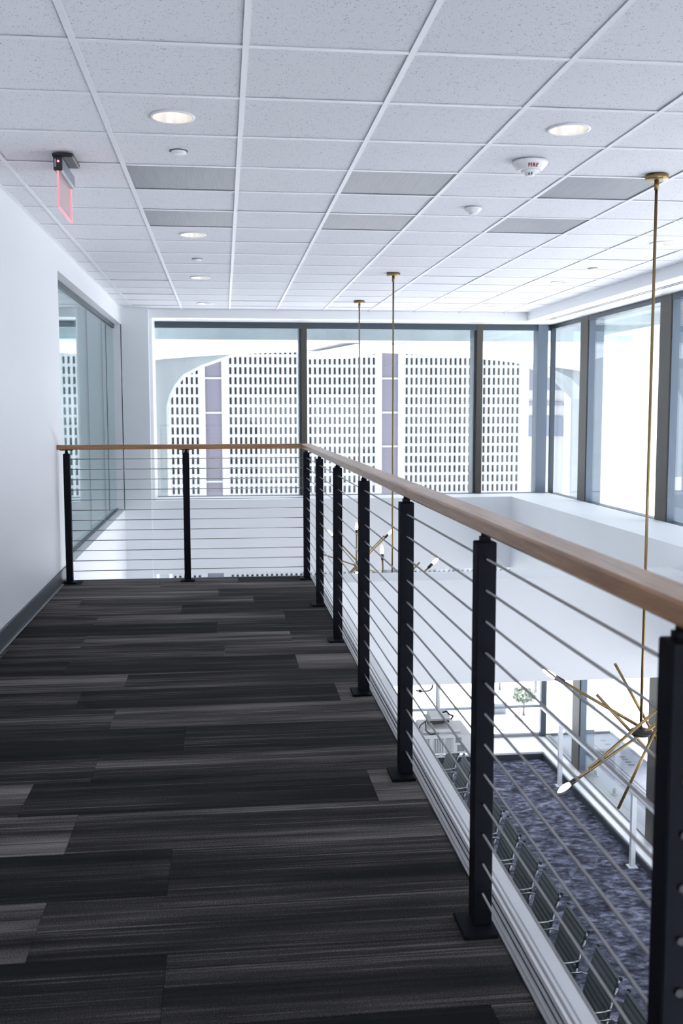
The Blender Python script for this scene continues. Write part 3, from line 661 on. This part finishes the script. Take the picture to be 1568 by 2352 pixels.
# ------------------------------------------------------------------ gridded tower opposite
def tower(name, label, d, secs, strips, z0, z1, xa, xb, ax, wmats, ndetail):
    t = thing(name, ((xa+xb)/2, d, -9.0) if ax == 'x' else (d, (xa+xb)/2, -9.0), label, 'building')
    def bx(mb, s0, s1, dd0, dd1, q0, q1):
        return mb.box(s0, s1, d+dd0, d+dd1, q0, q1) if ax == 'x' else mb.box(d+dd0, d+dd1, s0, s1, q0, q1)
    bx(MB(), xa, xb, .35, 14, -9, z1+2).build('core', m_strip if ax == 'x' else m_twin3, t)
    piers = MB(); prev = xa
    allsec = sorted([(a, b) for a, b, n in secs]+[(a, b) for a, b in strips])
    for a, b in allsec:
        if a > prev: bx(piers, prev, a, -.12, .35, -9, z1+2)
        prev = b
    if prev < xb: bx(piers, prev, xb, -.12, .35, -9, z1+2)
    piers.build('pier', m_tower, t)
    rp = .584; nrow = int((z1-z0)/rp); cells = []
    grid = MB()
    for a, b, n in secs:
        cw = (b-a)/n
        for k in range(n+1):
            x = a+cw*k; bx(grid, max(a, x-cw*.26), min(b, x+cw*.26), -.10, .30, z0, z1)
        for r in range(nrow+1):
            z = z0+rp*r; bx(grid, a, b, -.06, .30, z-rp*.15, z+rp*.15)
        bx(grid, a, b, -.1, .3, -9, z0+.01); bx(grid, a, b, -.1, .3, z1-.1, z1+2)
        for k in range(n):
            for r in range(nrow): cells.append((a+cw*(k+.5), z0+rp*(r+.5), cw, r))
    grid.build('facade_grid', m_tower, t, kind='stuff')
    for a, b in strips:
        st = bx(MB(), a, b, .05, .30, -8.9, z1+2).build('glass_strip', m_strip if ax == 'x' else m_twin3, t); zb = z0
        while zb < z1: bx(MB(), a, b, -.02, .06, zb-.05, zb+.06).build('transom', m_bluegrey if False else m_tower, st); zb += 2.02
    cells.sort(key=lambda q: -q[1] if q[1] > -4.2 else 100)
    base = None; rest = MB()
    vis = [q for q in cells if -4.2 < q[1] < 5.3]; oth = [q for q in cells if q not in vis]
    step = max(1, len(vis)//ndetail) if ndetail else 1
    det = vis[:ndetail] if ndetail else []
    ms = set(det)
    meshes = {}
    for q in det:
        key = (round(q[2], 3), wmats(q[3]).name)
        if key not in meshes:
            o = bx(MB(), q[0]-q[2]*.25, q[0]+q[2]*.25, .20, .24, q[1]-rp*.36, q[1]+rp*.36).build('window', wmats(q[3]), t); meshes[key] = (o.data, q)
        else:
            me_, q0 = meshes[key]; o = bpy.data.objects.new('window', me_); COL.objects.link(o); o.parent = t
            dv = (q[0]-q0[0], 0, q[1]-q0[1]) if ax == 'x' else (0, q[0]-q0[0], q[1]-q0[1]); o.location = dv
    for mm in {wmats(r) for r in range(nrow)}:
        rest = MB(); cnt = 0
        for q in cells:
            if q in ms or wmats(q[3]) is not mm: continue
            bx(rest, q[0]-q[2]*.25, q[0]+q[2]*.25, .20, .24, q[1]-rp*.36, q[1]+rp*.36); cnt += 1
        if cnt: rest.build('window_field', mm, t, kind='stuff')
        else: rest.bm.free()
    return t
Z0 = -3.90-.584*9+.292
palerows = {9: 1, 10: 1, 16: 1, 17: 1}
tower('office_tower', 'white office tower with a grid of small dark windows behind the arch', 60.0, [(-3.08, -1.36, 6), (.30, 9.06, 30), (10.75, 17.85, 24)], [(-1.03, -.08), (9.40, 10.38)],
      Z0, Z0+.584*25, -14, 18.4, 'x', lambda r: m_twin2 if r in palerows else m_twin, 300)
tower('office_tower', 'pale overexposed office tower seen through the right windows', 42.0, [(18.0, 26.0, 22), (30.0, 44.0, 36)], [(27.0, 29.2)], Z0, Z0+.584*25, 2, 52, 'y', lambda r: m_twin3, 0)
# distant low block between the tower and the corner column
db = thing('distant_building', (27, 90, -9), 'distant pale building with blue ribbon windows right of the gridded tower', 'building')
MB().box(25.4, 31, 90, 100, -9, 9.0).build('body', m_tower, db)
for z0, z1 in ((3.2, 5.6), (-1.0, .8)): MB().box(25.5, 30.9, 89.8, 90.1, z0, z1).build('window_band', m_distblue, db)
MB().box(25.5, 30.9, 89.7, 90.1, 1.8, 2.1).build('ledge', m_street, db)
MB().box(26.8, 28.0, 89.8, 90.1, 5.6, 7.4).box(28.8, 30.0, 89.8, 90.1, 5.9, 7.6).build('roof_window', m_distblue, db)

# trees, lamp post, planter on the plaza, seen under the crossbeam
def tree(x, y_, h, r, label, seed):
    rd = random.Random(seed); t = thing('street_tree', (x, y_, -9), label, 'tree', 'young trees on the plaza')
    tk = MB().cyl((x, y_, -9), (x, y_, -9+h*.55), .05, 8, .03)
    for k in range(6):
        a = rd.uniform(0, 6.28); tk.cyl((x, y_, -9+h*rd.uniform(.35, .55)), (x+r*.7*math.cos(a), y_+r*.7*math.sin(a), -9+h*rd.uniform(.65, .9)), .018, 6, .006)
    tk.build('trunk', m_bark, t)
    mb = MB()
    for k in range(260):
        a, b_, q = rd.uniform(0, 6.28), rd.uniform(-1, 1), rd.uniform(.3, 1)**.6
        c = Vector((x+r*q*math.cos(a)*math.sqrt(1-b_*b_), y_+r*q*math.sin(a)*math.sqrt(1-b_*b_), -9+h*.7+h*.3*q*b_)); s = .08
        d1 = Vector((rd.uniform(-1, 1), rd.uniform(-1, 1), rd.uniform(-1, 1))).normalized()*s; d2 = d1.orthogonal().normalized()*s*.6
        vs = [mb.bm.verts.new(c+d1), mb.bm.verts.new(c+d2), mb.bm.verts.new(c-d1), mb.bm.verts.new(c-d2)]; mb.bm.faces.new(vs)
    mb.build('foliage', m_leaf, t, kind='stuff'); return t
tree(10.1, 35.9, 1.4, .5, 'small grey green tree on the plaza below the crossbeam, at left', 3)
tree(10.05, 32.7, 1.0, .42, 'small grey green tree on the plaza, nearer the corner mullion', 5)
lp = thing('street_lamp', (11.35, 35.5, -9), 'grey street lamp post with a box head on the plaza', 'street lamp')
MB().cyl((11.35, 35.5, -9), (11.35, 35.5, -8.5), .06, 8).cyl((11.35, 35.5, -8.5), (11.35, 35.5, -7.7), .04, 8).build('pole', m_street, lp); MB().box(11.1, 11.65, 35.3, 35.7, -7.8, -7.1).build('head', m_conc, lp)
kk = thing('kiosk', (9.2, 33.1, -9), 'low grey kiosk box on the plaza under the trees', 'kiosk'); MB().box(8.95, 9.5, 32.9, 33.4, -9, -8.62).build('cabin', m_street, kk); MB().box(8.92, 9.53, 32.87, 33.43, -8.62, -8.57).build('roof', m_conc, kk)
